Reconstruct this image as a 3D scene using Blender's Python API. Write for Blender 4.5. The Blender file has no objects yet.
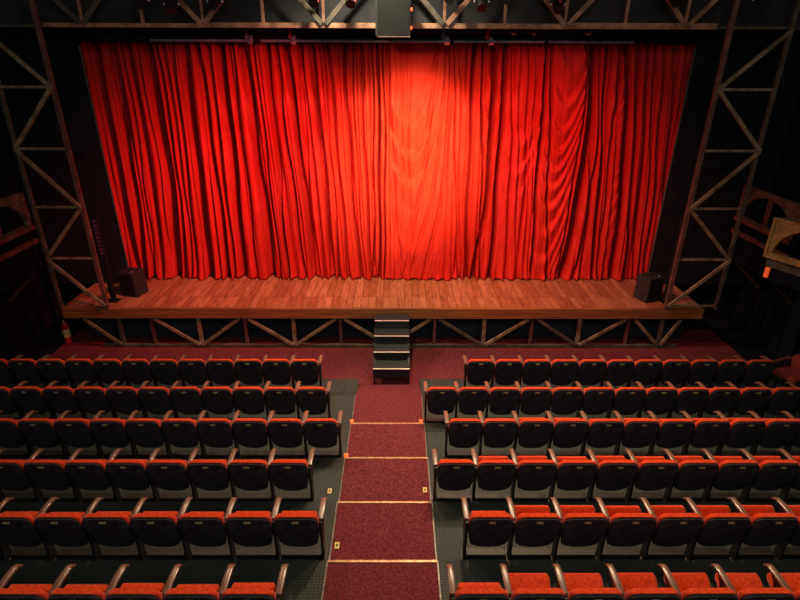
import bpy, bmesh, math, random
import numpy as np
from mathutils import Vector, Matrix, noise
random.seed(7)
S = bpy.context.scene
col = S.collection
R = math.radians

# ------------------------------------------------------------------ camera
F_PX, PITCH, ROLL, YAW, CAM_H = 531.65, .4243, .0040, .0053, 5.852
fw = Vector((math.sin(YAW)*math.cos(PITCH), math.cos(YAW)*math.cos(PITCH), -math.sin(PITCH)))
rt = Vector((math.cos(YAW), -math.sin(YAW), 0)); up = rt.cross(fw)
cr, sr = math.cos(ROLL), math.sin(ROLL)
rt2 = rt*cr + up*sr; up2 = up*cr - rt*sr
cam = bpy.data.objects.new('camera', bpy.data.cameras.new('camera'))
cam.matrix_world = Matrix(((rt2.x, up2.x, -fw.x, 0), (rt2.y, up2.y, -fw.y, 0), (rt2.z, up2.z, -fw.z, CAM_H), (0, 0, 0, 1)))
cam.data.sensor_width = 36; cam.data.lens = F_PX*36/800
cam.data.clip_end = 60; cam.data.clip_start = .05
col.objects.link(cam); S.camera = cam

# ------------------------------------------------------------------ exposure, world, lights
S.view_settings.view_transform = 'Standard'; S.view_settings.look = 'None'
S.view_settings.gamma = 1; S.view_settings.use_curve_mapping = False
S.view_settings.exposure = 0.0
W = bpy.data.worlds.new('dark_hall_air'); S.world = W; W.use_nodes = True
W.node_tree.nodes['Background'].inputs[0].default_value = (.35, .42, .55, 1)
W.node_tree.nodes['Background'].inputs[1].default_value = .012

def lamp(kind, name, loc, aim, power, color, size=.3, angle=60, blend=1.0, shape=None):
    d = bpy.data.lights.new(name, kind); d.energy = power; d.color = color
    if kind == 'SPOT':
        d.spot_size = R(angle); d.spot_blend = blend; d.shadow_soft_size = size
    else:
        d.shape = 'RECTANGLE'; d.size = shape[0]; d.size_y = shape[1]
    o = bpy.data.objects.new(name, d); o.location = loc
    o.rotation_euler = (Vector(aim)-Vector(loc)).to_track_quat('-Z', 'Y').to_euler()
    col.objects.link(o); return o

lamp('SPOT', 'warm_centre_spotlight', (1.4, 7.0, 6.50), (.25, 12.3, 3.8), 7000, (1, .98, .36), .12, 40)
lamp('SPOT', 'warm_drop_spotlight', (-.9, 7.4, 6.50), (.4, 12.3, 3.1), 1600, (1, .55, .26), .05, 66)
lamp('SPOT', 'red_wash_spotlight', (-.7, 8.3, 6.50), (-3.3, 12.3, 2.7), 2200, (1, .10, .10), .03, 78)
lamp('SPOT', 'red_wash_spotlight', (1.0, 8.3, 6.50), (3.2, 12.3, 2.7), 1550, (1, .10, .10), .03, 76)
lamp('SPOT', 'low_red_wash_spotlight', (-.9, 8.6, 6.50), (-5.4, 12.3, 2.0), 850, (1, .10, .10), .03, 44)
lamp('SPOT', 'stage_floor_spotlight', (-.6, 9.2, 8.3), (0, 11.2, .85), 1250, (1, .86, .66), .15, 112, .8)
lamp('SPOT', 'aisle_spotlight', (-5.2, 9.3, 7.2), (2.0, 8.8, 0), 1100, (1, .72, .55), .05, 62)
lamp('SPOT', 'house_light', (1.2, 9.9, 7.6), (1.4, 4.6, .4), 1500, (1, .70, .44), .2, 84, .45)
lamp('SPOT', 'house_spotlight', (3.2, 8.8, 7.6), (2.4, 3.6, .8), 900, (1, .70, .43), .12, 80)
lamp('SPOT', 'house_light', (-4.2, 9.8, 7.8), (-3.4, 4.6, .4), 560, (1, .66, .40), .2, 84, .45)
lamp('AREA', 'rear_fill_light', (1.0, 1.0, 8.6), (0.0, 10.5, 2.5), 210, (1, .86, .66), shape=(7, 1.0))  # unseen fill, added to lift the faces turned towards the camera
lamp('AREA', 'cool_fill_light', (0, -2.0, 7.5), (0, 9.5, 2.0), 130, (.50, .70, 1), shape=(10, 1.5))  # added cool fill behind the camera, lifts the blacks towards blue

# ------------------------------------------------------------------ materials
def rgb(h):
    h = h.lstrip('#'); v = [int(h[i:i+2], 16)/255 for i in (0, 2, 4)]
    return tuple((c/12.92 if c <= .04045 else ((c+.055)/1.055)**2.4) for c in v)+(1,)
def mat(name, c1, c2=None, scale=6, rough=.7, metal=0, bump=0, bscale=60, stretch=(1, 1, 1), detail=4, sheen=0, coat=0, lo=.35, hi=.65, spec=.5):
    m = bpy.data.materials.new(name); m.use_nodes = True
    nt = m.node_tree; b = nt.nodes['Principled BSDF']
    b.inputs['Roughness'].default_value = rough; b.inputs['Metallic'].default_value = metal
    b.inputs['Specular IOR Level'].default_value = spec
    if sheen:
        b.inputs['Sheen Weight'].default_value = sheen; b.inputs['Sheen Roughness'].default_value = .4
    if coat:
        b.inputs['Coat Weight'].default_value = coat; b.inputs['Coat Roughness'].default_value = .25
    tc = nt.nodes.new('ShaderNodeTexCoord'); mp = nt.nodes.new('ShaderNodeMapping')
    mp.inputs['Scale'].default_value = stretch
    nt.links.new(tc.outputs['Object'], mp.inputs[0])
    n = nt.nodes.new('ShaderNodeTexNoise'); n.inputs['Scale'].default_value = scale; n.inputs['Detail'].default_value = detail
    nt.links.new(mp.outputs[0], n.inputs['Vector'])
    r = nt.nodes.new('ShaderNodeValToRGB'); r.color_ramp.elements[0].position = lo; r.color_ramp.elements[1].position = hi
    r.color_ramp.elements[0].color = c1; r.color_ramp.elements[1].color = c2 or c1
    nt.links.new(n.outputs['Fac'], r.inputs[0]); nt.links.new(r.outputs[0], b.inputs['Base Color'])
    if bump:
        n2 = nt.nodes.new('ShaderNodeTexNoise'); n2.inputs['Scale'].default_value = bscale; n2.inputs['Detail'].default_value = 3
        nt.links.new(mp.outputs[0], n2.inputs['Vector'])
        bp = nt.nodes.new('ShaderNodeBump'); bp.inputs['Strength'].default_value = bump; bp.inputs['Distance'].default_value = .01
        nt.links.new(n2.outputs['Fac'], bp.inputs['Height']); nt.links.new(bp.outputs[0], b.inputs['Normal'])
    return m
def glow(name, c, s):
    m = bpy.data.materials.new(name); m.use_nodes = True; b = m.node_tree.nodes['Principled BSDF']
    b.inputs['Base Color'].default_value = c; b.inputs['Emission Color'].default_value = c; b.inputs['Emission Strength'].default_value = s
    return m

M = {}
M['black'] = mat('matt_black_paint', (.004, .0045, .006, 1), (.007, .008, .010, 1), 3, .9, spec=.2)
M['wall'] = mat('dark_hall_paint', (.005, .006, .010, 1), (.009, .011, .016, 1), 2, .95, spec=.1)
M['drape'] = mat('black_serge_drape', (.008, .011, .013, 1), (.013, .017, .019, 1), 4, .95, bump=.2, spec=.1)
M['header'] = mat('charcoal_paint', (.020, .021, .021, 1), (.034, .034, .033, 1), 2.2, .9, bump=.2, spec=.2)
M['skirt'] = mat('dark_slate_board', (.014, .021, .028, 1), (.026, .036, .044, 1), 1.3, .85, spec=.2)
M['timber'] = mat('weathered_timber', rgb('#5c4e36'), rgb('#978260'), 5, .65, bump=.3, stretch=(1, 1, 1), bscale=30)
M['girder'] = mat('sunburnt_girder_timber', rgb('#6e4a32'), rgb('#a87a58'), 5, .6, bump=.3, bscale=30)
M['timber_dark'] = mat('dull_timber', rgb('#38342a'), rgb('#5a523e'), 5, .75, bump=.3, bscale=30)
M['timber_red'] = mat('reddish_timber', rgb('#482e28'), rgb('#70483c'), 5, .7, bump=.3, bscale=30)
M['fascia'] = mat('varnished_fascia_wood', rgb('#6d3f1c'), rgb('#9a6330'), 3, .5, bump=.15, stretch=(.35, 4, 9), bscale=20)
M['carpet'] = mat('red_loop_carpet', rgb('#542023'), rgb('#843b3b'), 34, .95, bump=.8, bscale=160, detail=6, spec=.1, lo=.3, hi=.7)
M['carpet_dim'] = M['carpet']
M['strip'] = mat('worn_brass_strip', rgb('#a8764e'), rgb('#d0a070'), 20, .4, .3)
M['edge'] = mat('grey_metal_edge', rgb('#55534a'), rgb('#7b786c'), 20, .45, .5)
M['uph'] = mat('orange_red_upholstery', rgb('#c4340f'), rgb('#e04a1a'), 30, .85, bump=.3, bscale=220, sheen=.25, spec=.15)
M['old_uph'] = mat('faded_red_upholstery', rgb('#7c2018'), rgb('#94301f'), 20, .85)
M['shell'] = mat('charcoal_back_fabric', (.022, .018, .021, 1), (.044, .034, .034, 1), 14, .9, bump=.3, bscale=150, spec=.15)
M['steel'] = mat('black_cast_iron', (.008, .008, .008, 1), (.018, .016, .015, 1), 12, .5, .3)
M['foot'] = mat('scuffed_iron_foot', (.05, .04, .034, 1), (.09, .07, .06, 1), 20, .45, .4)
M['arm'] = mat('varnished_walnut', rgb('#5c3c2c'), rgb('#8f6a54'), 9, .38, bump=.1, stretch=(8, 1, 8), coat=.8)
M['plate'] = mat('tarnished_brass', rgb('#8a744a'), rgb('#b09660'), 60, .5, .1)
M['grey'] = mat('grey_pipe', rgb('#6c787a'), rgb('#8a989c'), 10, .5, .0)
M['chrome'] = mat('bright_chrome', rgb('#a8adb0'), rgb('#d0d4d6'), 10, .35, .35)
M['spk'] = mat('speaker_casing', (.008, .010, .0095, 1), (.015, .018, .017, 1), 40, .6, bump=.4, bscale=120)
M['grille'] = mat('dark_grille_mesh', (.006, .0065, .0055, 1), (.010, .011, .009, 1), 30, .8, bump=.5, bscale=200, spec=.2)
M['redclip'] = mat('red_safety_cable', rgb('#a8181c'), rgb('#d42428'), 10, .5)
M['plaster'] = mat('brown_plaster', rgb('#4a3426'), rgb('#7a5a44'), 8, .8, bump=.6, bscale=40)
M['pinkp'] = mat('faded_red_plaster', rgb('#562a24'), rgb('#814439'), 8, .8, bump=.6, bscale=40)
M['gold'] = mat('gilded_plaster', rgb('#8a6a34'), rgb('#b98e4a'), 14, .6, bump=.8, bscale=50)
M['white'] = mat('white_nosing_tape', rgb('#c9b9a4'), rgb('#e6d8c4'), 30, .5)
M['stepb'] = mat('black_step_rubber', (.009, .012, .012, 1), (.014, .018, .018, 1), 10, .75)
M['ext_red'] = mat('gloss_red_cylinder', rgb('#9c1418'), rgb('#b41a1e'), 4, .3)
M['label'] = mat('pale_label', rgb('#c8a850'), rgb('#e0cc80'), 30, .6)
M['led'] = glow('red_led', (1, .06, .02, 1), 3.0)
M['step_lamp'] = glow('amber_step_lamp', (1, .10, .02, 1), 2.0)
M['dim_led'] = glow('dim_orange_lamp', (1, .14, .03, 1), .35)
M['violet'] = mat('violet_lens', (.05, .02, .05, 1), (.11, .045, .09, 1), 30, .35)

def grid_mat():                                    # dark green ribbed matting with small square studs
    m = mat('studded_rubber_matting', (.010, .014, .0125, 1), (.016, .021, .018, 1), 1.5, .62, spec=.35)
    nt = m.node_tree; b = nt.nodes['Principled BSDF']
    tc = nt.nodes.new('ShaderNodeTexCoord')
    br = nt.nodes.new('ShaderNodeTexBrick'); br.offset = 0; br.inputs['Scale'].default_value = 1
    br.inputs['Brick Width'].default_value = .036; br.inputs['Row Height'].default_value = .036; br.inputs['Mortar Size'].default_value = .008
    br.inputs['Mortar Smooth'].default_value = .3
    br.inputs['Color1'].default_value = (.75, .75, .75, 1); br.inputs['Color2'].default_value = (1, 1, 1, 1); br.inputs['Mortar'].default_value = (2.6, 2.5, 2.2, 1)
    nt.links.new(tc.outputs['Object'], br.inputs[0])
    mx = nt.nodes.new('ShaderNodeMix'); mx.data_type = 'RGBA'; mx.blend_type = 'MULTIPLY'; mx.inputs[0].default_value = 1
    src = b.inputs['Base Color'].links[0].from_socket
    nt.links.new(src, mx.inputs[6]); nt.links.new(br.outputs['Color'], mx.inputs[7]); nt.links.new(mx.outputs[2], b.inputs['Base Color'])
    bp = nt.nodes.new('ShaderNodeBump'); bp.inputs['Strength'].default_value = .5; bp.inputs['Distance'].default_value = .004
    nt.links.new(br.outputs['Fac'], bp.inputs['Height']); nt.links.new(bp.outputs[0], b.inputs['Normal'])
    return m
M['mat'] = grid_mat()
def plank_mat():
    m = bpy.data.materials.new('stage_planks'); m.use_nodes = True; nt = m.node_tree; b = nt.nodes['Principled BSDF']
    b.inputs['Roughness'].default_value = .5; b.inputs['Specular IOR Level'].default_value = .3
    tc = nt.nodes.new('ShaderNodeTexCoord'); mp = nt.nodes.new('ShaderNodeMapping'); mp.inputs['Rotation'].default_value = (0, 0, R(90))
    nt.links.new(tc.outputs['Object'], mp.inputs[0])
    br = nt.nodes.new('ShaderNodeTexBrick'); br.inputs['Scale'].default_value = 1; br.inputs['Brick Width'].default_value = 1.25; br.offset = 0.0
    br.inputs['Row Height'].default_value = .165; br.inputs['Mortar Size'].default_value = .004; br.inputs['Bias'].default_value = -.1
    br.inputs['Color1'].default_value = rgb('#925a3c'); br.inputs['Color2'].default_value = rgb('#b07a55'); br.inputs['Mortar'].default_value = rgb('#3a1f14')
    nt.links.new(mp.outputs[0], br.inputs[0])
    n = nt.nodes.new('ShaderNodeTexNoise'); n.inputs['Scale'].default_value = 9; n.inputs['Detail'].default_value = 6
    mp2 = nt.nodes.new('ShaderNodeMapping'); mp2.inputs['Scale'].default_value = (3, .35, 1)
    nt.links.new(tc.outputs['Object'], mp2.inputs[0]); nt.links.new(mp2.outputs[0], n.inputs['Vector'])
    r = nt.nodes.new('ShaderNodeValToRGB'); r.color_ramp.elements[0].position = .3; r.color_ramp.elements[1].position = .7
    r.color_ramp.elements[0].color = (.6, .55, .55, 1); r.color_ramp.elements[1].color = (1.15, 1.1, 1.05, 1)
    nt.links.new(n.outputs['Fac'], r.inputs[0])
    mx = nt.nodes.new('ShaderNodeMix'); mx.data_type = 'RGBA'; mx.blend_type = 'MULTIPLY'; mx.inputs[0].default_value = 1
    nt.links.new(br.outputs['Color'], mx.inputs[6]); nt.links.new(r.outputs[0], mx.inputs[7]); nt.links.new(mx.outputs[2], b.inputs['Base Color'])
    return m
M['planks'] = plank_mat()
M['velvet'] = mat('red_velour', (.42, .019, .013, 1), (.50, .025, .017, 1), 5, .85, bump=.25, bscale=120, spec=.06, stretch=(2, 2, .5))

# ------------------------------------------------------------------ mesh helpers
class MB:
    def __init__(s): s.bm = bmesh.new()
    def box(s, c, d, bev=0, rot=None):
        r = bmesh.ops.create_cube(s.bm, size=1)
        vs = r['verts']
        bmesh.ops.scale(s.bm, vec=d, verts=vs)
        if bev:
            es = list({e for v in vs for e in v.link_edges})
            o = bmesh.ops.bevel(s.bm, geom=es, offset=bev, segments=2, affect='EDGES', profile=.5)
            vs = list({v for f in o['faces'] for v in f.verts} | {v for v in vs if v.is_valid})
            vs = s._island(vs)
        if rot is not None: bmesh.ops.rotate(s.bm, cent=(0, 0, 0), matrix=rot, verts=vs)
        bmesh.ops.translate(s.bm, vec=c, verts=vs)
        return s
    def _island(s, vs):
        seen = set(vs); st = list(vs)
        while st:
            v = st.pop()
            for e in v.link_edges:
                w = e.other_vert(v)
                if w not in seen: seen.add(w); st.append(w)
        return list(seen)
    def beam(s, p, q, w, h=None, bev=.006, side=(0, 1, 0)):
        p, q = Vector(p), Vector(q); d = q-p; L = d.length; z = d.normalized()
        y = Vector(side); x = y.cross(z)
        if x.length < 1e-4: x = Vector((1, 0, 0))
        x.normalize(); y = z.cross(x)
        s.box((p+q)/2, (w, h or w, L), bev, Matrix((x, y, z)).transposed()); return s
    def cyl(s, p, q, r, r2=None, n=16, caps=True):
        p, q = Vector(p), Vector(q); d = q-p
        o = bmesh.ops.create_cone(s.bm, cap_ends=caps, segments=n, radius1=r, radius2=r if r2 is None else r2, depth=d.length)
        vs = o['verts']; bmesh.ops.rotate(s.bm, cent=(0, 0, 0), matrix=d.to_track_quat('Z', 'Y').to_matrix(), verts=vs)
        bmesh.ops.translate(s.bm, vec=(p+q)/2, verts=vs); return s
    def ball(s, c, r, sc=(1, 1, 1)):
        o = bmesh.ops.create_uvsphere(s.bm, u_segments=12, v_segments=8, radius=r)
        bmesh.ops.scale(s.bm, vec=sc, verts=o['verts']); bmesh.ops.translate(s.bm, vec=c, verts=o['verts']); return s
    def slab(s, outline, y0, y1, fn=None, bev=.0, hole=None):
        """outline: list of (x, z); extruded from y0 to y1, then each vertex passed through fn"""
        a = [s.bm.verts.new((x, y0, z)) for x, z in outline]; b = [s.bm.verts.new((x, y1, z)) for x, z in outline]
        n = len(outline)
        fs = [s.bm.faces.new(a), s.bm.faces.new(b[::-1])]
        for i in range(n): fs.append(s.bm.faces.new((a[i], b[i], b[(i+1) % n], a[(i+1) % n])))
        vs = a+b
        if bev:
            es = [e for f in fs[:2] for e in f.edges]
            o = bmesh.ops.bevel(s.bm, geom=es, offset=bev, segments=3, affect='EDGES', profile=.5)
            vs = s._island([v for v in vs if v.is_valid] + [v for f in o['faces'] for v in f.verts])
        if fn:
            for v in vs: v.co = fn(v.co)
        return s
    def build(s, name, m, parent=None, loc=None, smooth=False, kind=None):
        bmesh.ops.recalc_face_normals(s.bm, faces=s.bm.faces)
        me = bpy.data.meshes.new(name); s.bm.to_mesh(me); s.bm.free()
        me.materials.append(M[m] if isinstance(m, str) else m)
        if smooth:
            for p in me.polygons: p.use_smooth = True
            try: me.set_sharp_from_angle(angle=R(42))
            except Exception: pass
        o = bpy.data.objects.new(name, me); col.objects.link(o)
        if parent: o.parent = parent
        if loc: o.location = loc
        if kind: o['kind'] = kind
        return o
def tag(o, label, cat, group=None):
    o['label'] = label; o['category'] = cat
    if group: o['group'] = group
    return o
def empty(name, loc, label, cat, group=None, rz=0):
    o = bpy.data.objects.new(name, None); col.objects.link(o); o.location = loc; o.rotation_euler[2] = rz
    o.empty_display_size = .1
    return tag(o, label, cat, group)
def struct(name, mb, m): return mb.build(name, m, kind='structure')

# ------------------------------------------------------------------ the room
P, RISE = 1.0155, .142
def nose(n): return 9.327-(n-1)*P if n > 1 else 9.09
AX0, AX1, WX = -.774, .449, 8.6
FZ = -.16
struct('floor', MB().box((0, 9.9, FZ-.05), (15.4, 3.4, .1)), 'carpet')                       # carpet before the stage
struct('floor', MB().box((0, 5.75, -.26), (2*WX, 17.5, .06)), 'wall')
struct('floor', MB().box((0, 13.2, -.19), (2*WX, 3.2, .06)), 'wall')
struct('wall_left', MB().box((-WX-.1, 5.75, 4.3), (.2, 17.5, 9.2)), 'wall')
struct('wall_right', MB().box((WX+.1, 5.75, 4.3), (.2, 17.5, 9.2)), 'wall')
struct('wall_back', MB().box((0, 14.4, 4.3), (2*WX, .2, 9.2)), 'wall')
struct('wall_rear', MB().box((0, -2.9, 4.3), (2*WX, .2, 9.2)), 'wall')
struct('ceiling', MB().box((0, 5.75, 9.0), (2*WX+.4, 17.5, .2)), 'wall')
struct('wall_proscenium', MB().box((0, 11.15, 7.63), (2*WX, .12, 2.44)), 'header')
TN = 8
for n in range(1, TN+1):
    y1, z = nose(n), (n-1)*RISE
    y0 = nose(n+1) if n < TN else -2.8
    for side, xa, xb in (('l', -WX, AX0), ('r', AX1, WX)):
        struct('floor', MB().box(((xa+xb)/2, (y0+y1)/2, (z-.2)/2), (xb-xa, y1-y0, z+.2)), 'mat')
    if n >= 3:
        struct('floor', MB().box(((AX0+AX1)/2, (y0+y1)/2, (z-.2)/2), (AX1-AX0, y1-y0, z+.2)), 'carpet')
        struct('trim_%d' % n, MB().box(((AX0+AX1)/2, y1-.012, z+.003), (AX1-AX0, .034, .012), .003), 'strip')
    if n >= 2:
        struct('trim_%d' % (n+10), MB().box((AX0-.008, (y0+y1)/2, z+.004), (.016, y1-y0, .012)), 'edge')
        struct('trim_%d' % (n+20), MB().box((AX1+.008, (y0+y1)/2, z+.004), (.016, y1-y0, .012)), 'edge')
# gentle carpeted ramp from the front floor up to the first steps
rb = MB(); ys = [(9.15, FZ), (8.31, 2*RISE-.14), (nose(3), 2*RISE-.14)]
a = [rb.bm.verts.new((x, y, z)) for x in (AX0, AX1) for y, z in ys]
c = [rb.bm.verts.new((x, y, -.22)) for x in (AX0, AX1) for y, z in ys]
for i in range(2):
    rb.bm.faces.new((a[i], a[i+1], a[i+4], a[i+3])); rb.bm.faces.new((c[i+1], c[i], c[i+3], c[i+4]))
    rb.bm.faces.new((a[i+1], a[i], c[i], c[i+1])); rb.bm.faces.new((a[i+3], a[i+4], c[i+4], c[i+3]))
rb.bm.faces.new((a[0], a[3], c[3], c[0])); rb.bm.faces.new((a[5], a[2], c[2], c[5]))
struct('floor', rb, 'carpet')

# ------------------------------------------------------------------ stage
SY, SZ, SX0, SX1 = 10.65, .847, -7.39, 6.79
st = empty('stage', (0, 0, 0), 'long wooden stage platform with a timber lattice front below the red curtain', 'stage')
MB().box(((SX0+SX1)/2, 12.4, SZ-.03), (SX1-SX0, 3.45, .06)).build('deck', 'planks', st)
MB().box(((SX0+SX1)/2, SY-.02, SZ-.118), (SX1-SX0, .07, .245), .008).build('fascia_board', 'fascia', st)
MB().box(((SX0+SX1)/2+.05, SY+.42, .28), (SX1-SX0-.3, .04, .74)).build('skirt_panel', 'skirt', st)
MB().box((-.15, SY+.03, FZ+.04), (13.1, .07, .08), .006).build('bottom_rail', 'timber_dark', st)
bot = [-6.239, -4.462, -2.339, -.191, 1.961, 4.115, 5.975]
top = [-7.08, -5.521, -3.426, -1.283, .841, 3.035, 5.211, 6.445]
yb = SY+.03
for i, x in enumerate(bot):
    MB().beam((x, yb, FZ+.07), (x-.02*(i-3)/3, yb, .60), .085, .06).build('post', 'timber' if i % 3 else 'timber_dark', st)
    t0, t1 = top[i], top[i+1]
    MB().beam((t0+.10, yb-.045, .58), (x-.03, yb-.045, FZ+.08), .075, .035).build('brace', 'timber' if i in (0, 1, 2, 3, 6) else 'timber_dark', st)
    if i: MB().beam((t1-.10, yb-.045, .58), (x+.03, yb-.045, FZ+.08), .075, .035).build('brace', 'timber_dark' if i == 0 else 'timber', st)
for x in top[1:7]:
    MB().beam((x, yb+.02, FZ+.04), (x, yb+.02, .60), .07, .06).build('post', 'timber_red', st)

# portable steps in front of the stage
sp = empty('stage_steps', (-.12, 9.13, FZ), 'black portable steps with pale nosings leading from the aisle up to the stage', 'steps')
sw = .745
for k in range(4):
    h, ya, yb2 = .36+.18*k, .36*k, .36*(k+1)
    MB().box((0, (ya+yb2)/2, h-.02), (sw, yb2-ya, .04), .004).build('tread', 'stepb', sp)
    MB().box((0, ya+.014, h-.125), (sw-.02, .02, .17)).build('riser', 'stepb', sp)
    MB().box((0, ya+.016, h+.003), (sw-.01, .034, .01), .002).build('nosing', 'white', sp)
for s_ in (-1, 1):
    b = MB(); b.beam((s_*(sw/2-.02), .03, .26), (s_*(sw/2-.02), 1.40, .80), .04, .05, side=(1, 0, 0)); b.build('stringer', 'steel', sp)
    MB().box((s_*(sw/2-.03), .03, .13), (.035, .035, .26)).build('leg', 'steel', sp)
    MB().box((s_*(sw/2-.03), 1.40, .40), (.035, .035, .80)).build('leg', 'steel', sp)

# ------------------------------------------------------------------ main curtain
GR = [[-6.355, -6.427, -6.464, 3.5, 1], [-5.979, -6.064, -6.265, 3, 0.7], [-5.29, -5.27, -5.494, 4.5, 1], [-5.77, -5.837, -6.016, 1.3, 0.6], [-5.645, -5.656, -5.817, 1.3, 0.6], [-5.457, -5.451, -5.618, 1.5, 0.5], [-5.06, -5.065, -5.27, 1.8, 0.8], [-4.914, -4.952, -5.096, 1.5, 0.7], [-4.705, -4.815, -4.996, 1.6, 0.7], [-4.496, -4.588, -4.673, 3.5, 1], [-4.204, -4.202, -4.2, 2.6, 0.9], [-3.974, -4.02, -4.026, 2, 0.5], [-3.744, -3.77, -3.851, 4, 1], [-3.472, -3.475, -3.478, 1.5, 0.5], [-3.263, -3.179, -3.104, 3.6, 1], [-3.012, -2.974, -2.905, 1.5, 0.5], [-2.761, -2.747, -2.705, 2, 0.8], [-2.573, -2.474, -2.307, 2, 0.8], [-2.364, -2.224, -2.082, 3, 1], [-2.029, -2.087, -1.982, 3, 0.5], [-1.82, -1.701, -1.609, 2.6, 1], [-1.568, -1.496, -1.434, 1.4, 0.6], [-1.464, -1.359, -1.209, 2, 0.7], [-1.108, -1.086, -0.91, 2.2, 0.9], [-0.94, -0.927, -0.785, 1.2, 0.5], [-0.773, -0.744, -0.661, 2, 0.7], [-0.543, -0.54, -0.586, 1.3, 0.8], [-0.417, -0.426, -0.436, 1.6, 0.9], [-0.312, -0.289, -0.336, 1.4, 0.7], [1.176, 1.306, 1.511, 1.3, 0.5], [1.616, 1.625, 1.686, 2.6, 1], [1.763, 1.922, 2.036, 1.6, 0.8], [1.993, 2.104, 1.886, 3, 0.9], [2.287, 2.309, 2.311, 2.6, 1], [2.581, 2.743, 2.936, 1.3, 0.3], [3.147, 3.222, 3.336, 2.2, 1], [3.252, 3.45, 3.711, 1.6, 0.8], [4.386, 4.661, 4.837, 2.5, 0.9], [4.491, 4.752, 4.987, 1.2, 0.5], [4.176, 4.295, 4.086, 5, 1.1], [4.071, 4.09, 3.961, 1.6, 0.6], [3.987, 4.432, 4.537, 2, 0.7], [4.827, 5.186, 5.338, 3.6, 1], [4.701, 4.843, 4.987, 2.2, 0.6], [5.08, 5.392, 5.663, 2.4, 0.8], [5.248, 5.597, 5.864, 1.8, 0.6], [5.395, 5.757, 5.989, 1.4, 0.6], [5.563, 5.917, 6.114, 2.0, 0.7], [5.836, 6.169, 6.315, 2.0, 0.6], [4.281, 4.523, 4.387, 2, 0.8]]
for t_, m_, b_, w_, d_ in [(437, 425, 404, 1.4, .3), (446, 437, 410, 1.2, .28), (450, 446, 424, 1.6, .35), (461, 461, 455, 1.5, .4), (468, 464, 461, 1.2, .35), (388, 392, 401, 1.6, .35), (401, 402, 398, 1.2, .2), (409, 408, 410, 1.5, .2), (514, 512, 505, 1.5, .35), (530, 527, 517, 1.6, .35), (541, 531, 524, 1.4, .4), (536, 534, 528, 1.2, .3)]:
    GR.append([(t_-398)/47.7, (m_-397.7)/43.9, (b_-397.6)/40, w_*1.9, d_*.75])
CX0, CX1, CZ0, CZ1, CY = -6.95, 6.38, SZ+.012, 6.42, 12.30
nx, nz = 1500, 130
xs = np.linspace(CX0, CX1, nx); zs = CZ0+(CZ1-CZ0)*np.linspace(0, 1, nz)
X, Z = np.meshgrid(xs, zs)
def quad(a, b, c, z):                                # fold position along the height (top, middle, bottom)
    t = np.clip((6.127-z)/(6.127-.952), -.1, 1.05); m = (6.127-3.766)/(6.127-.952)
    return a*(t-m)*(t-1)/m + b*t*(t-1)/(m*(m-1)) + c*t*(t-m)/(1-m)
D = np.zeros_like(X)                                  # depth away from the hall
for a, b, c, w, d in GR:
    s = w/43*(.74+.20/(1+np.exp((a+2.2)*2))); xc = quad(a, b, c, Z)+.018*np.sin(Z*2.3+a*7)
    g = np.exp(-np.abs((X-xc)/s)**2.4)
    D = np.maximum(D, (.24+.06*w)*d*g)
# fine pleats that follow the big ones
anch = [g for g in GR if g[0] in (-6.355, -5.29, -4.496, -3.744, -3.263, -2.364, -1.82, -1.108, -.417, 1.616, 2.287, 3.147, 4.386, 4.827, 5.563)]
s_ = np.zeros_like(X)
for i in range(nz):
    px = [CX0]+[float(quad(g[0], g[1], g[2], zs[i])) for g in anch]+[CX1]; pt = [CX0]+[g[0] for g in anch]+[CX1]
    s_[i] = np.interp(xs, px, pt)
rng = np.random.RandomState(3)
def fn1(s, z, f, seed):
    r = np.random.RandomState(seed); o = np.zeros_like(s)
    for k in range(5):
        ff = f*(.7+.7*r.rand()); o += np.sin(s*ff+r.rand()*6.3+1.1*np.sin(z*(.25+.3*r.rand())+r.rand()*6))
    return o/5
def gaps(s, z, f, seed, p):
    r = np.random.RandomState(seed); ph = s*f
    for k in range(4): ph = ph + (.5+.5*r.rand())*np.sin(s*f*(.13+.16*k)+r.rand()*6.3+.35*np.sin(z*(.3+.4*r.rand())+r.rand()*6))
    a_ = .45+.55*np.clip(np.sin(s*3.1+seed+.5*np.sin(z*.8))+.5*np.sin(s*7.7+seed*2)+.5, 0, 1)
    return a_*(1-np.abs(np.sin(ph/2)))**p
pl = fn1(s_, Z, 15, 1)*.06 + gaps(s_, Z, 30, 2, 2.2)*.20 + gaps(s_, Z, 62, 4, 1.6)*.055 + fn1(s_, Z, 90, 5)*.008
smooth_zone = 1-.86*np.exp(-((s_-.42)/.62)**4)-.85*np.exp(-((s_-2.74)/.40)**4)-.8*np.exp(-((s_-3.68)/.38)**4)
D += pl*smooth_zone*(1-.52/(1+np.exp(-(s_+.30)*5))*(1-.6/(1+np.exp(-(s_-4.1)*6))))
# draped swags: soft U-shaped rolls
def swag(x0t, x0b, hw, zlo, zhi, lam, amp, k, ph=0, pw=1.5):
    x0 = x0b+(x0t-x0b)*(Z-.9)/5.2
    u = (X-x0)/hw; win = np.exp(-np.abs(u)**4)*(1/(1+np.exp(-(Z-zlo)*4)))*(1/(1+np.exp((Z-zhi)*4)))
    q = Z-k*np.abs(u)**pw*(1+.25*np.sign(u))
    ph2 = q/lam+ph+.35*np.sin(q*1.7+ph)
    return amp*win/(1+1.6*u*u)*(np.sin(2*math.pi*ph2+.6*np.sin(2*math.pi*ph2)))*.6
D += swag(.25, .42, .74, 2.7, 6.6, 1.0, .105, 1.5, 0, 1.8)
D += swag(.25, .45, .66, .9, 2.8, .62, .045, 1.6, .3, 1.8)
D += swag(3.72, 3.50, .50, .9, 6.6, .52, .085, 1.25, .1, 2.0)
D += swag(2.02, 2.05, .22, 3.6, 6.3, .62, .070, 1.0, .2)
D += swag(2.85, 2.60, .48, 3.2, 6.6, 1.0, .085, 1.2, .4, 2.0)
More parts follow.
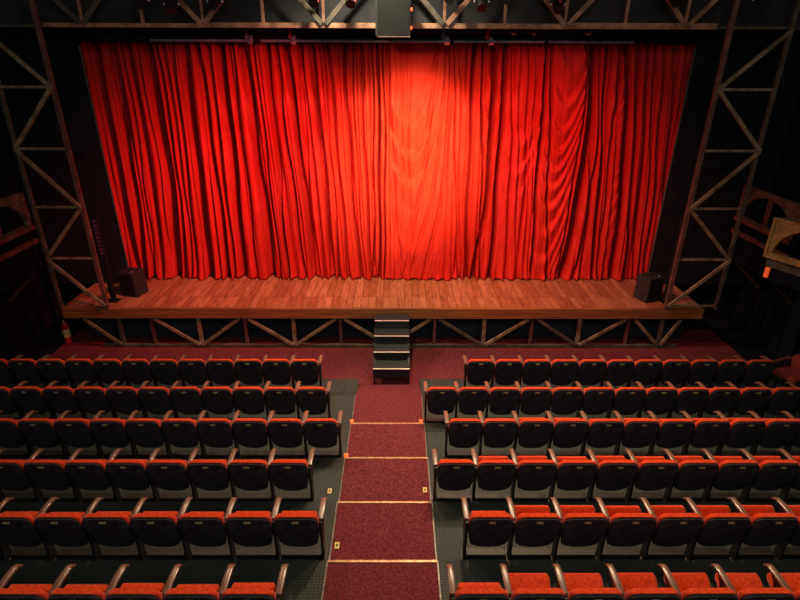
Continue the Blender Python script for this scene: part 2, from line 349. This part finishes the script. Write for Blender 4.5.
D += swag(4.78, 4.60, .26, 4.2, 6.3, .55, .05, .9, .6)
D += swag(5.05, 5.0, .30, 1.0, 4.2, .45, .025, .7, .2)
# outward flare and crumple at the hem
hem = np.exp(-(Z-CZ0)/.22)
D -= hem*(.05+.05*np.sin(s_*23+np.sin(s_*5)*2))
XX = X + .03*hem*np.sin(s_*31)
YY = CY + D
ZZ = Z + np.exp(-(Z-CZ0)/.10)*(.012+.018*np.sin(s_*19+1.3*np.sin(s_*7)))
verts = np.stack([XX, YY, ZZ], -1).reshape(-1, 3)
idx = np.arange(nx*nz).reshape(nz, nx)
faces = np.stack([idx[:-1, :-1], idx[:-1, 1:], idx[1:, 1:], idx[1:, :-1]], -1).reshape(-1, 4)
me = bpy.data.meshes.new('main_curtain'); me.from_pydata(verts.tolist(), [], faces.tolist()); me.update()
for p in me.polygons: p.use_smooth = True
me.materials.append(M['velvet'])
cu = bpy.data.objects.new('main_curtain', me); col.objects.link(cu)
sm = cu.modifiers.new('thickness', 'SOLIDIFY'); sm.thickness = .006; sm.offset = 1
tag(cu, 'closed red velour stage curtain hanging in deep folds and swags', 'curtain')

# black masking: border above, wings at both sides
bm_ = MB()
N = 240
fr, bk = [], []
for i in range(N+1):
    x = -8.3+16.6*i/N; y = 11.98+.02*math.sin(i*1.1)
    for zz, L in ((6.16, fr), (8.2, bk)): L.append(bm_.bm.verts.new((x, y, zz)))
for i in range(N): bm_.bm.faces.new((fr[i], fr[i+1], bk[i+1], bk[i]))
o = bm_.build('border_curtain', 'black'); o.modifiers.new('thickness', 'SOLIDIFY').thickness = .01
tag(o, 'black border drape hanging above the top edge of the red curtain', 'curtain')
for sx, xe, side in ((-1, -6.50, 'left'), (1, 6.10, 'right')):
    xw = sx*8.5
    w = empty('wing_flat', (xe, 12.05, SZ), 'tall black masking flat with a thin grey edge at the %s of the red curtain' % side, 'stage flat')
    MB().box(((xw-xe)/2, 0, 2.7), (abs(xw-xe), .04, 5.4)).build('panel', 'drape', w)
    MB().box((-sx*.012, -.03, 2.62), (.024, .03, 5.24)).build('edge_strip', 'edge', w)

# rod below the border
b = MB()
for xa, xb in ((-4.95, -2.95), (-2.75, 1.02), (1.12, 2.95), (3.02, 4.75)): b.cyl((xa, 11.86, 6.19), (xb, 11.86, 6.19), .024)
rod = b.build('tab_rail', 'grey', smooth=True); tag(rod, 'thin grey rail running along the top of the red curtain', 'rail')
b = MB().cyl((-3.6, 11.8, 6.36), (4.2, 11.8, 6.36), .009, n=8)
tag(b.build('safety_cable', mat('dull_red_cable', rgb('#3a1216'), rgb('#4a181c'), 5, .6)), 'thin dark red cable strung above the grey curtain rail', 'cable')
W8 = ['leftmost', 'second from left', 'third from left', 'fourth from left', 'fifth from left', 'sixth from left', 'seventh from left']
for k, (x, z, big) in enumerate([(-2.969, 6.25, 1), (-2.106, 6.25, 1), (.966, 6.25, 1), (1.851, 6.25, 1), (2.307, 6.335, 0), (2.708, 6.335, 0), (3.812, 6.34, 0)]):
    e = empty('rail_clamp', (x, 11.86, z), 'small %s clamp on the rail above the red curtain, %s of seven' % ('hanging chrome' if big else 'chrome', W8[k]), 'clamp', 'clamps along the curtain rail')
    MB().box((0, .085, .02), (.035, .17, .035), .004).build('stem', 'steel', e)
    if big:
        MB().box((-.05, .02, .08), (.07, .03, .20), .006, Matrix.Rotation(.15, 3, 'Y')).build('bracket', 'redclip' if k in (1, 3) else 'grey', e)
        MB().cyl((.02, -.05, -.10), (.02, .05, .03), .05, .035).build('clamp_body', 'chrome' if k != 0 else 'grey', e, smooth=True)
        MB().ball((.06, -.06, -.05), .028).build('knob', 'chrome', e, smooth=True)
    else:
        MB().cyl((-.08, 0, 0), (.08, 0, 0), .014, n=10).build('spigot', 'grey', e, smooth=True)
        MB().ball((.0, -.02, 0), .032, (1.3, 1, 1)).build('knob', 'chrome', e, smooth=True)

# ------------------------------------------------------------------ overhead truss
UT = empty('overhead_truss', (0, 0, 0), 'long timber-coloured lattice girder spanning above the stage curtain', 'truss')
def chord(xa, xb, m, z=6.415, w=.10, y=10.76): MB().beam((xa, y, z), (xb, y, z), w, .07).build('chord', m, UT)
chord(-8.55, -6.35, 'timber_dark', 6.385, .05); chord(-6.35, -3.5, 'girder', 6.40, .07); chord(-3.5, 3.0, 'girder', 6.41, .085); chord(3.0, 5.75, 'girder', 6.42, .10); chord(5.75, 8.55, 'timber_dark', 6.40, .05)
MB().beam((-8.55, 10.76, 7.5), (8.55, 10.76, 7.5), .1, .06).build('chord', 'timber', UT)
nodes = [-5.645, -3.485, -1.323, .843, 3.012, 5.184]
for i, x in enumerate(nodes):
    dk = 'timber_dark' if i in (0, 2) else 'girder'
    for s in (-1, 1): MB().beam((x+s*.03, 10.70, 6.43), (x+s*1.02, 10.70, 7.48), .085, .04).build('brace', dk if not (i in (3,) and s < 0) else 'timber_dark', UT)
    MB().beam((x-.01, 10.76, 6.43), (x, 10.76, 7.48), .05, .05).build('post', 'girder', UT)
for x in (-4.574, -2.414, -.249, 1.918, 4.088):
    MB().beam((x, 10.76, 6.43), (x, 10.76, 7.48), .055, .05).build('post', 'girder', UT)

# ------------------------------------------------------------------ lattice towers left and right
def tower(name, side, xin, xout, zj_in, zj_out, dirs, hz):
    t = empty('lattice_tower', (xin, 10.6, SZ), 'tall timber-coloured lattice tower standing at the %s end of the stage' % side, 'truss')
    def W(x, z, y=10.61): return (x-xin, y-10.6, z-SZ)
    for x, m in ((xin, 'timber_red'), (xout, 'timber_dark')):
        MB().beam(W(x, SZ if abs(x-xin) < .1 else SZ-.0), W(x, 7.6), .085 if x == xin else .065, .07).build('post', m, t)
    for (x0, z0), (x1, z1) in dirs:
        MB().beam(W(x0, z0, 10.55), W(x1, z1, 10.55), .072, .05).build('brace', 'timber', t)
    for z in hz: MB().beam(W(xin, z, 10.61), W(xout, z, 10.61), .05, .04).build('rail', 'timber', t)
    return t
zl = [.93, 2.01, 3.11, 4.26, 5.37, 6.40]
L0, L1 = -6.38, -7.37
tower('t', 'left', L0, L1, 0, 0, [((L0, 5.37), (L1, 6.35)), ((L0, 5.37), (L1, 4.26)), ((L1, 4.26), (L0, 3.11)), ((L0, 3.11), (L1, 2.01)), ((L1, 2.01), (L0, .93))], [5.37, 4.26, 3.11, 2.01])
R0, R1 = 5.93, 7.02
tower('t', 'right', R0, R1, 0, 0, [((R0, 5.37), (R1, 6.38)), ((R0, 5.37), (R1, 4.26)), ((R1, 4.26), (R0, 3.11)), ((R0, 3.11), (R1, 2.01)), ((R1, 2.01), (R0, .93))], [5.37, 4.26, 3.11, 2.01, .93])

# slim lighting bars behind each tower
for x, side, y in ((-6.42, 'left', 11.0), (6.10, 'right', 11.0)):
    e = empty('sidelight_bar', (x, y, SZ), 'slim dark upright sidelight bar behind the %s lattice tower' % side, 'stage light', 'upright sidelight bars')
    MB().box((0, 0, 1.0), (.10, .09, 2.0), .01).build('casing', 'black', e)
    for k in range(9): MB().cyl((0.0, -.045, 1.15+k*.09), (0, -.07, 1.15+k*.09), .034, n=10).build('lens', 'violet', e, smooth=True)
    MB().box((0, 0, .01), (.22, .22, .02)).build('base_plate', 'steel', e)

# ------------------------------------------------------------------ hanging loudspeaker box at the centre of the girder
e = empty('hanging_loudspeaker', (-.085, 10.35, 6.2), 'dark grey loudspeaker cabinet hanging at the middle of the overhead girder', 'loudspeaker')
MB().box((0, 0, .34), (.60, .36, .66), .02).build('cabinet', 'spk', e)
MB().box((0, -.185, .34), (.54, .012, .60), .004).build('grille', 'grille', e)
MB().box((.02, -.19, .012), (.56, .03, .02), .004).build('bottom_trim', 'timber_dark', e)
for z in (.15, .43): MB().ball((.315, -.15, z), .022, (.8, .8, 1.3)).build('indicator_light', 'led', e, smooth=True)
MB().box((0, 0, 1.1), (.08, .05, .9)).build('hanging_bracket', 'steel', e)

# lanterns on the girder
def lantern(x, y, z, red, tilt, k):
    y = 10.30
    e = empty('stage_lantern', (x, y, z), 'black stage lantern hanging from the girder, %s%s' % (k, ', with red cable' if red else ''), 'stage light', 'stage lanterns on the girder')
    rot = Matrix.Rotation(tilt, 3, 'X')
    def T(v): return tuple(rot @ Vector(v))
    MB().cyl(T((0, -.14, 0)), T((0, .16, 0)), .085, .065, 20).build('housing', 'steel', e, smooth=True)
    b = MB().cyl(T((0, .16, 0)), T((0, .19, 0)), .098, .098, 20); b.build('colour_frame', 'black', e, smooth=True)
    MB().cyl(T((0, .191, 0)), T((0, .197, 0)), .07, .07, 20).build('lens', 'chrome', e, smooth=True)
    b = MB()
    for s in (-1, 1): b.box((s*.105, 0, .09), (.012, .035, .24))
    b.box((0, 0, .21), (.22, .035, .012)); b.build('yoke', 'steel', e)
    b = MB().cyl((0, 0, .21), (0, 0, .36), .016, n=10); b.box((0, 0, .33), (.06, .05, .09), .01); b.build('clamp', 'chrome', e, smooth=True)
    for s in (-1, 1): MB().ball((s*.12, 0, .0), .020).build('knob', 'chrome', e, smooth=True)
    if red:
        b = MB(); pts = [Vector((.05+.06*math.cos(t*.9), -.10-.02*math.sin(t), .30-.06*t)) for t in range(7)]
        for p, q in zip(pts, pts[1:]): b.cyl(p, q, .014, n=8)
        b.build('cable', 'redclip', e, smooth=True)
pos = [(-4.34, 6.76, 0, .5), (-3.84, 6.70, 0, .9), (-3.10, 6.74, 1, .4), (-1.42, 6.79, 1, .6), (-.80, 6.80, 1, .8), (.86, 6.84, 1, .4), (1.42, 6.76, 0, .9), (1.84, 6.82, 1, .3), (2.72, 6.72, 1, .7), (4.70, 6.82, 0, .6), (6.15, 6.80, 0, .5)]
kk = ['far left one', 'second from the left', 'third from the left', 'fourth from the left', 'just left of the hanging loudspeaker', 'first right of the hanging loudspeaker', 'second right of the hanging loudspeaker', 'third right of the hanging loudspeaker', 'fourth right of the hanging loudspeaker', 'second from the right', 'far right one by the tower']
for (x, z, red, tl), k in zip(pos, kk): lantern(x, 10.42, z, red, tl, k)

# ------------------------------------------------------------------ speakers on the stage
def monitor(x, y, rz, side):
    e = empty('stage_monitor', (x, y, SZ), 'black loudspeaker standing on the stage floor at its %s end' % side, 'loudspeaker', None, rz)
    MB().slab([(-.22, 0), (.22, 0), (.20, .58), (-.20, .58)], -.2, .2, bev=.015).build('cabinet', 'spk', e)
    MB().box((0, -.205, .29), (.36, .012, .50), .004).build('grille', 'grille', e)
    MB().box((0, 0, .585), (.16, .04, .025), .008).build('handle', 'steel', e)
    MB().ball((.12, -.1, .59), .014).build('corner_stud', 'chrome', e, smooth=True)
monitor(-6.13, 11.42, -.25, 'left'); monitor(5.75, 11.18, .35, 'right')
# fire extinguisher
def extinguisher(x, y, z, label):
    e = empty('fire_extinguisher', (x, y, z), label, 'fire extinguisher')
    MB().cyl((0, 0, .02), (0, 0, .47), .075, n=24).ball((0, 0, .47), .075, (1, 1, .7)).build('cylinder', 'ext_red', e, smooth=True)
    MB().cyl((0, 0, .16), (0, 0, .36), .0775, n=24).build('label_band', 'label', e, smooth=True)
    MB().cyl((0, 0, .51), (0, 0, .58), .022, n=12).build('valve', 'chrome', e, smooth=True)
    MB().box((.03, 0, .61), (.13, .02, .02), .005, Matrix.Rotation(-.3, 3, 'Y')).build('lever', 'steel', e)
    b = MB(); pts = [Vector((-.02, 0, .56)), Vector((-.08, 0, .55)), Vector((-.11, 0, .45)), Vector((-.11, 0, .2))]
    for p, q in zip(pts, pts[1:]): b.cyl(p, q, .014, n=8)
    b.build('hose', 'steel', e, smooth=True)
extinguisher(-7.62, 10.88, FZ, 'red fire extinguisher with pale label standing at the left end of the stage')
# ------------------------------------------------------------------ side boxes with arches
def arch_outline(w, h, fw_, rise):
    """frame of width w, height h around an arched opening; returns list of quads as (x,z) loops"""
    n = 20; quads = []; ow = w-2*fw_; 
    pts = [(-ow/2*math.cos(math.pi*i/n), fw_+rise+(h-2*fw_-rise)*math.sin(math.pi*i/n)) for i in range(n+1)]
    for (xa, za), (xb, zb) in zip(pts, pts[1:]): quads.append([(xa, za), (xb, zb), (xb, h), (xa, h)])
    quads.append([(-w/2, 0), (-ow/2, 0), (-ow/2, h), (-w/2, h)]); quads.append([(ow/2, 0), (w/2, 0), (w/2, h), (ow/2, h)])
    quads.append([(-ow/2, 0), (ow/2, 0), (ow/2, fw_), (-ow/2, fw_)])
    return quads
def arch_panel(e, name, m, w, h, fw_, rise, th, off=(0, 0, 0)):
    b = MB()
    for q in arch_outline(w, h, fw_, rise): b.slab([(x+off[0], z+off[2]) for x, z in q], off[1]-th/2, off[1]+th/2)
    bmesh.ops.remove_doubles(b.bm, verts=b.bm.verts, dist=1e-4)
    return b.build(name, m, e)
def side_box(sx, side, yc):
    e = empty('side_gallery', (sx*7.72, yc, 2.58), 'arched brown plaster gallery on the %s side wall behind the lattice tower' % side, 'gallery', None, -sx*R(90))
    arch_panel(e, 'arch_panel', 'plaster', 1.85, .78, .11, .0, .08)
    MB().box((0, 0, .38), (.08, .06, .66)).build('mullion', 'pinkp', e)
    MB().box((0, -.03, .04), (1.85, .12, .09), .01).build('sill', 'pinkp', e)
    MB().box((0, -.03, -.26), (1.85, .09, .09), .01).build('lower_rail', 'pinkp', e)
    MB().box((0, .02, -.60), (1.85, .06, .58)).build('parapet', 'wall', e)
    MB().box((0, .43, -.06), (1.85, .80, .06)).build('gallery_floor', 'wall', e)
    MB().box((0, .43, -.90), (1.85, .80, .06)).build('gallery_soffit', 'wall', e)
    for x_ in (-.7, .7): MB().beam((x_, .80, -1.6), (x_, .10, -.93), .08, .08, side=(1, 0, 0)).build('bracket', 'timber_dark', e)
side_box(1, 'right', 10.82); side_box(-1, 'left', 9.95)
e = empty('gilded_box', (7.10, 9.66, 2.43), 'gilded box front with a dark arched opening by the right side wall', 'gallery', None, R(-63))
p_ = arch_panel(e, 'arch_panel', 'gold', 1.5, .76, .10, .0, .08, (.75, 0, 0))
b = MB()
for z in (.02, .75): b.box((.75, -.05, z), (1.54, .05, .045), .008)
for x in (.0, 1.5): b.box((x, -.05, .38), (.05, .05, .76), .008)
b.build('gilded_moulding', 'gold', e)
MB().box((.75, .20, -.10), (1.46, .36, .20), .01).build('ledge', 'timber_dark', e)
MB().box((.80, .22, -.34), (1.3, .32, .28), .01).build('box_base', 'wall', e)
MB().slab([(.02, .78), (1.48, .78), (.9, .93)], -.03, .03).build('pediment', 'timber_dark', e)
MB().box((.10, -.0, -.30), (.08, .05, .20), .01).build('red_lamp_cover', 'dim_led', e)
MB().box((.80, .22, -1.45), (.22, .22, 1.96)).build('pillar', 'wall', e)

# ------------------------------------------------------------------ seats
PIT = .52
def rounded(w, z0, z1, rt_, bulge, wb):
    """seat back outline: wide rounded shoulders, sides tapering in, bottom bowed down"""
    p = []
    for i in range(9):
        a = math.pi/2*i/8; p.append((w/2-rt_+rt_*math.sin(a), z1-rt_*.8+rt_*.8*math.cos(a)))
    p.append((w/2-.003, z0+(z1-z0)*.45)); 
    for i in range(7):
        a = math.pi/2*i/6; rb_ = .07; p.append((wb/2-rb_+rb_*math.cos(a), z0+bulge+rb_-rb_*math.sin(a)))
    p.append((wb/4-.01, z0+bulge*.25)); p.append((0, z0))
    full = p+[(-x, z) for x, z in p[-2:0:-1]]+[(-p[0][0], p[0][1])]
    return full
def lean(y_off):
    def f(co):
        z = co.z; t = (z-.20)/.545
        return Vector((co.x, co.y+.135-.115*t+y_off+.012*math.cos(co.x/.24*1.5)*(1 if co.y > 0 else 1), z))
    return f
def make_seat():
    e = bpy.data.objects.new('theatre_seat', None); col.objects.link(e); e.empty_display_size = .1
    cy = MB().slab(rounded(.484, .235, .765, .085, .035, .42), .016, .072, lean(0), bev=.018)
    cy.build('backrest', 'uph', e, smooth=True)
    MB().slab(rounded(.476, .195, .747, .085, .045, .42), -.012, .020, lean(0), bev=.010).build('back_shell', 'shell', e, smooth=True)
    MB().box((0, .006, .710), (.074, .010, .024), .002, Matrix.Rotation(-.2, 3, 'X')).build('number_plate', 'plate', e)
    # tip-up cushion, hinged at its rear edge
    cs = MB().slab([(-.205, -.0), (.205, 0), (.212, .26), (.19, .30), (-.19, .30), (-.212, .26)], -.045, .035, None, bev=.022)
    c = cs.build('seat_cushion', 'uph', e, (0, .20, .345), smooth=True)
    MB().slab([(-.195, .01), (.195, .01), (.20, .25), (.18, .28), (-.18, .28), (-.20, .25)], .028, .052, None, bev=.008).build('seat_pan', 'shell', c, smooth=True)
    MB().box((0, .185, .04), (PIT-.06, .11, .07), .008).build('shade_bar', 'steel', e)  # added dark bar standing in for the band of shade under the seat
    arm_parts(e, -PIT/2)
    return e
def arm_parts(e, x):
    # armrest: gently bowed strip, rounded nose
    b = MB(); n = 10; pr = []
    for i in range(n+1):
        t = i/n; y = .11+.345*t; z = .655+.012*math.sin(math.pi*t)-(.035*max(0, (t-.82)/.18)**2); w = .029+.002*math.sin(math.pi*t)
        pr.append([b.bm.verts.new((x+s*w, y, z+dz)) for s, dz in ((-1, -.014), (1, -.014), (1, .010), (.7, .016), (-.7, .016), (-1, .010))])
    for p, q in zip(pr, pr[1:]):
        for k in range(6): b.bm.faces.new((p[k], p[(k+1) % 6], q[(k+1) % 6], q[k]))
    b.bm.faces.new(pr[0]); b.bm.faces.new(pr[-1][::-1])
    b.build('armrest', 'arm', e, smooth=True)
    b = MB()
    b.slab([(.06, .02), (.20, .02), (.185, .10), (.18, .30), (.30, .58), (.38, .645), (.07, .645), (.07, .50), (.09, .25)], x-.014, x+.014, lambda c_: Vector((c_.y, c_.x, c_.z)))
    b.build('pedestal', 'steel', e)
    MB().box((x, .13, .012), (.055, .24, .024), .006).build('foot_plate', 'foot', e)
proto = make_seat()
extra = bpy.data.objects.new('end_standard', None)     # parts of the closing armrest at the far end of a row
col.objects.link(extra); extra.empty_display_size = .1
arm_parts(extra, 0)
def kids(o): return [c for c in o.children]
proto_kids = [(k, kids(k)) for k in kids(proto)]
extra_kids = kids(extra)
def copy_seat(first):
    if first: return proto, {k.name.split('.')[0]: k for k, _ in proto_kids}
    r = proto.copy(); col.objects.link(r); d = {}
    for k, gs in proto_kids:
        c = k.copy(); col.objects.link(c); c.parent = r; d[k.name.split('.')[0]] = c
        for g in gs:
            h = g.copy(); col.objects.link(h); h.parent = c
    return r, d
ORD = ['aisle', 'second', 'third', 'fourth', 'fifth', 'sixth', 'seventh', 'eighth', 'ninth', 'tenth', 'eleventh', 'twelfth', 'thirteenth']
ROWN = ['front row', 'second row', 'third row', 'fourth row', 'fifth row', 'rearmost visible row']
oxR = [1.281, .478, .738, .499, .773, .515]; nR = [11, 13, 11, 10, 8, 7]
oxL = [-1.448, -1.152, -.858, -1.13, -.845, -1.09]; nL = [12, 12, 11, 9, 8, 7]
rs = random.Random(11); first = True
for row in range(6):
    ny, z = 9.327-(row+1)*P, row*RISE
    for side, ox, cnt, sg in (('right', oxR[row], nR[row], 1), ('left', oxL[row], nL[row], -1)):
        for k in range(cnt):
            x = ox+sg*(k+.5)*PIT
            o, d = copy_seat(first); first = False
            o.location = (x, ny+(.09 if row == 0 else 0), z)
            o.scale = (1, 1, (1.07, 1.05, 1.03, 1, 1, 1)[row])
            if side == 'right': ang = [84, 82, 76, 64, 56, 30][row]+rs.uniform(-5, 5)
            else: ang = 88+rs.uniform(-2, 2)
            if k == 0: ang = 86
            d['seat_cushion'].rotation_euler = (R(ang-90), 0, 0)
            if sg < 0:                       # mirror: armrest stands on the aisle side in both blocks
                for nm in ('armrest', 'pedestal', 'foot_plate'): d[nm].location = (PIT, 0, 0)
            where = 'aisle seat of' if k == 0 else ORD[k]+' from the aisle in'
            tag(o, 'red theatre seat, %s the %s, %s block' % (where, ROWN[row], side), 'seat', 'theatre seats in the %s block' % side)
            if k == cnt-1:
                for q in extra_kids:
                    c = q.copy(); col.objects.link(c); c.parent = o; c.location = (sg*PIT/2, 0, 0)
for q in extra_kids: bpy.data.objects.remove(q)
bpy.data.objects.remove(extra)

# loose red seat standing sideways at the right-hand wall
e = empty('loose_seat', (7.66, 8.62, 0), 'loose red seat turned sideways beyond the right end of the front row', 'seat', None, R(112))
MB().slab(rounded(.40, .42, .80, .14, .03, .36), -.03, .04, bev=.02).build('backrest', 'old_uph', e, smooth=True)
MB().box((0, .28, .48), (.44, .42, .10), .03).build('seat_cushion', 'old_uph', e, smooth=True)
for s in (-1, 1):
    MB().box((s*.25, .2, .66), (.06, .44, .035), .01).build('armrest', 'pinkp', e)
    MB().box((s*.25, .2, .33), (.03, .08, .64)).build('pedestal', 'steel', e)
extinguisher(8.02, 9.45, -.23, 'red fire extinguisher with pale label by the right wall past the front row')

# ------------------------------------------------------------------ small lights and plates by the aisle
def step_lamp(x, y, z, label):
    e = empty('step_lamp', (x, y, z), label, 'lamp', 'small lamps beside the aisle')
    MB().box((0, 0, -.02), (.05, .04, .16), .006).build('housing', 'steel', e)
    MB().box((0, -.018, .055), (.055, .04, .05), .006).build('lens', 'step_lamp', e)
step_lamp(AX1-.05, nose(3)+.05, RISE+.10, 'small glowing orange lamp at the right aisle edge beside the second row')
step_lamp(AX0+.01, nose(3)+.05, RISE+.10, 'small glowing orange lamp at the left aisle edge beside the second row')
step_lamp(AX0+.01, nose(4)+.05, 2*RISE+.10, 'small glowing orange lamp at the left aisle edge beside the third row')
def plate(x, y, z, label):
    e = empty('row_plate', (x, y, z), label, 'plate', 'row plates on the floor by the aisle')
    MB().box((0, 0, .004), (.055, .095, .008), .002).build('backing', 'label', e)
    MB().box((0, 0, .009), (.018, .034, .003)).build('row_mark', 'steel', e)
plate(-.715, 4.575, 4*RISE, 'small brass plate on the red aisle carpet beside the fifth row')
plate(.385, 5.62, 3*RISE, 'small brass plate at the right edge of the aisle carpet by the fourth row')
plate(-.93, 5.60, 3*RISE, 'small brass plate on the grey matting left of the aisle')
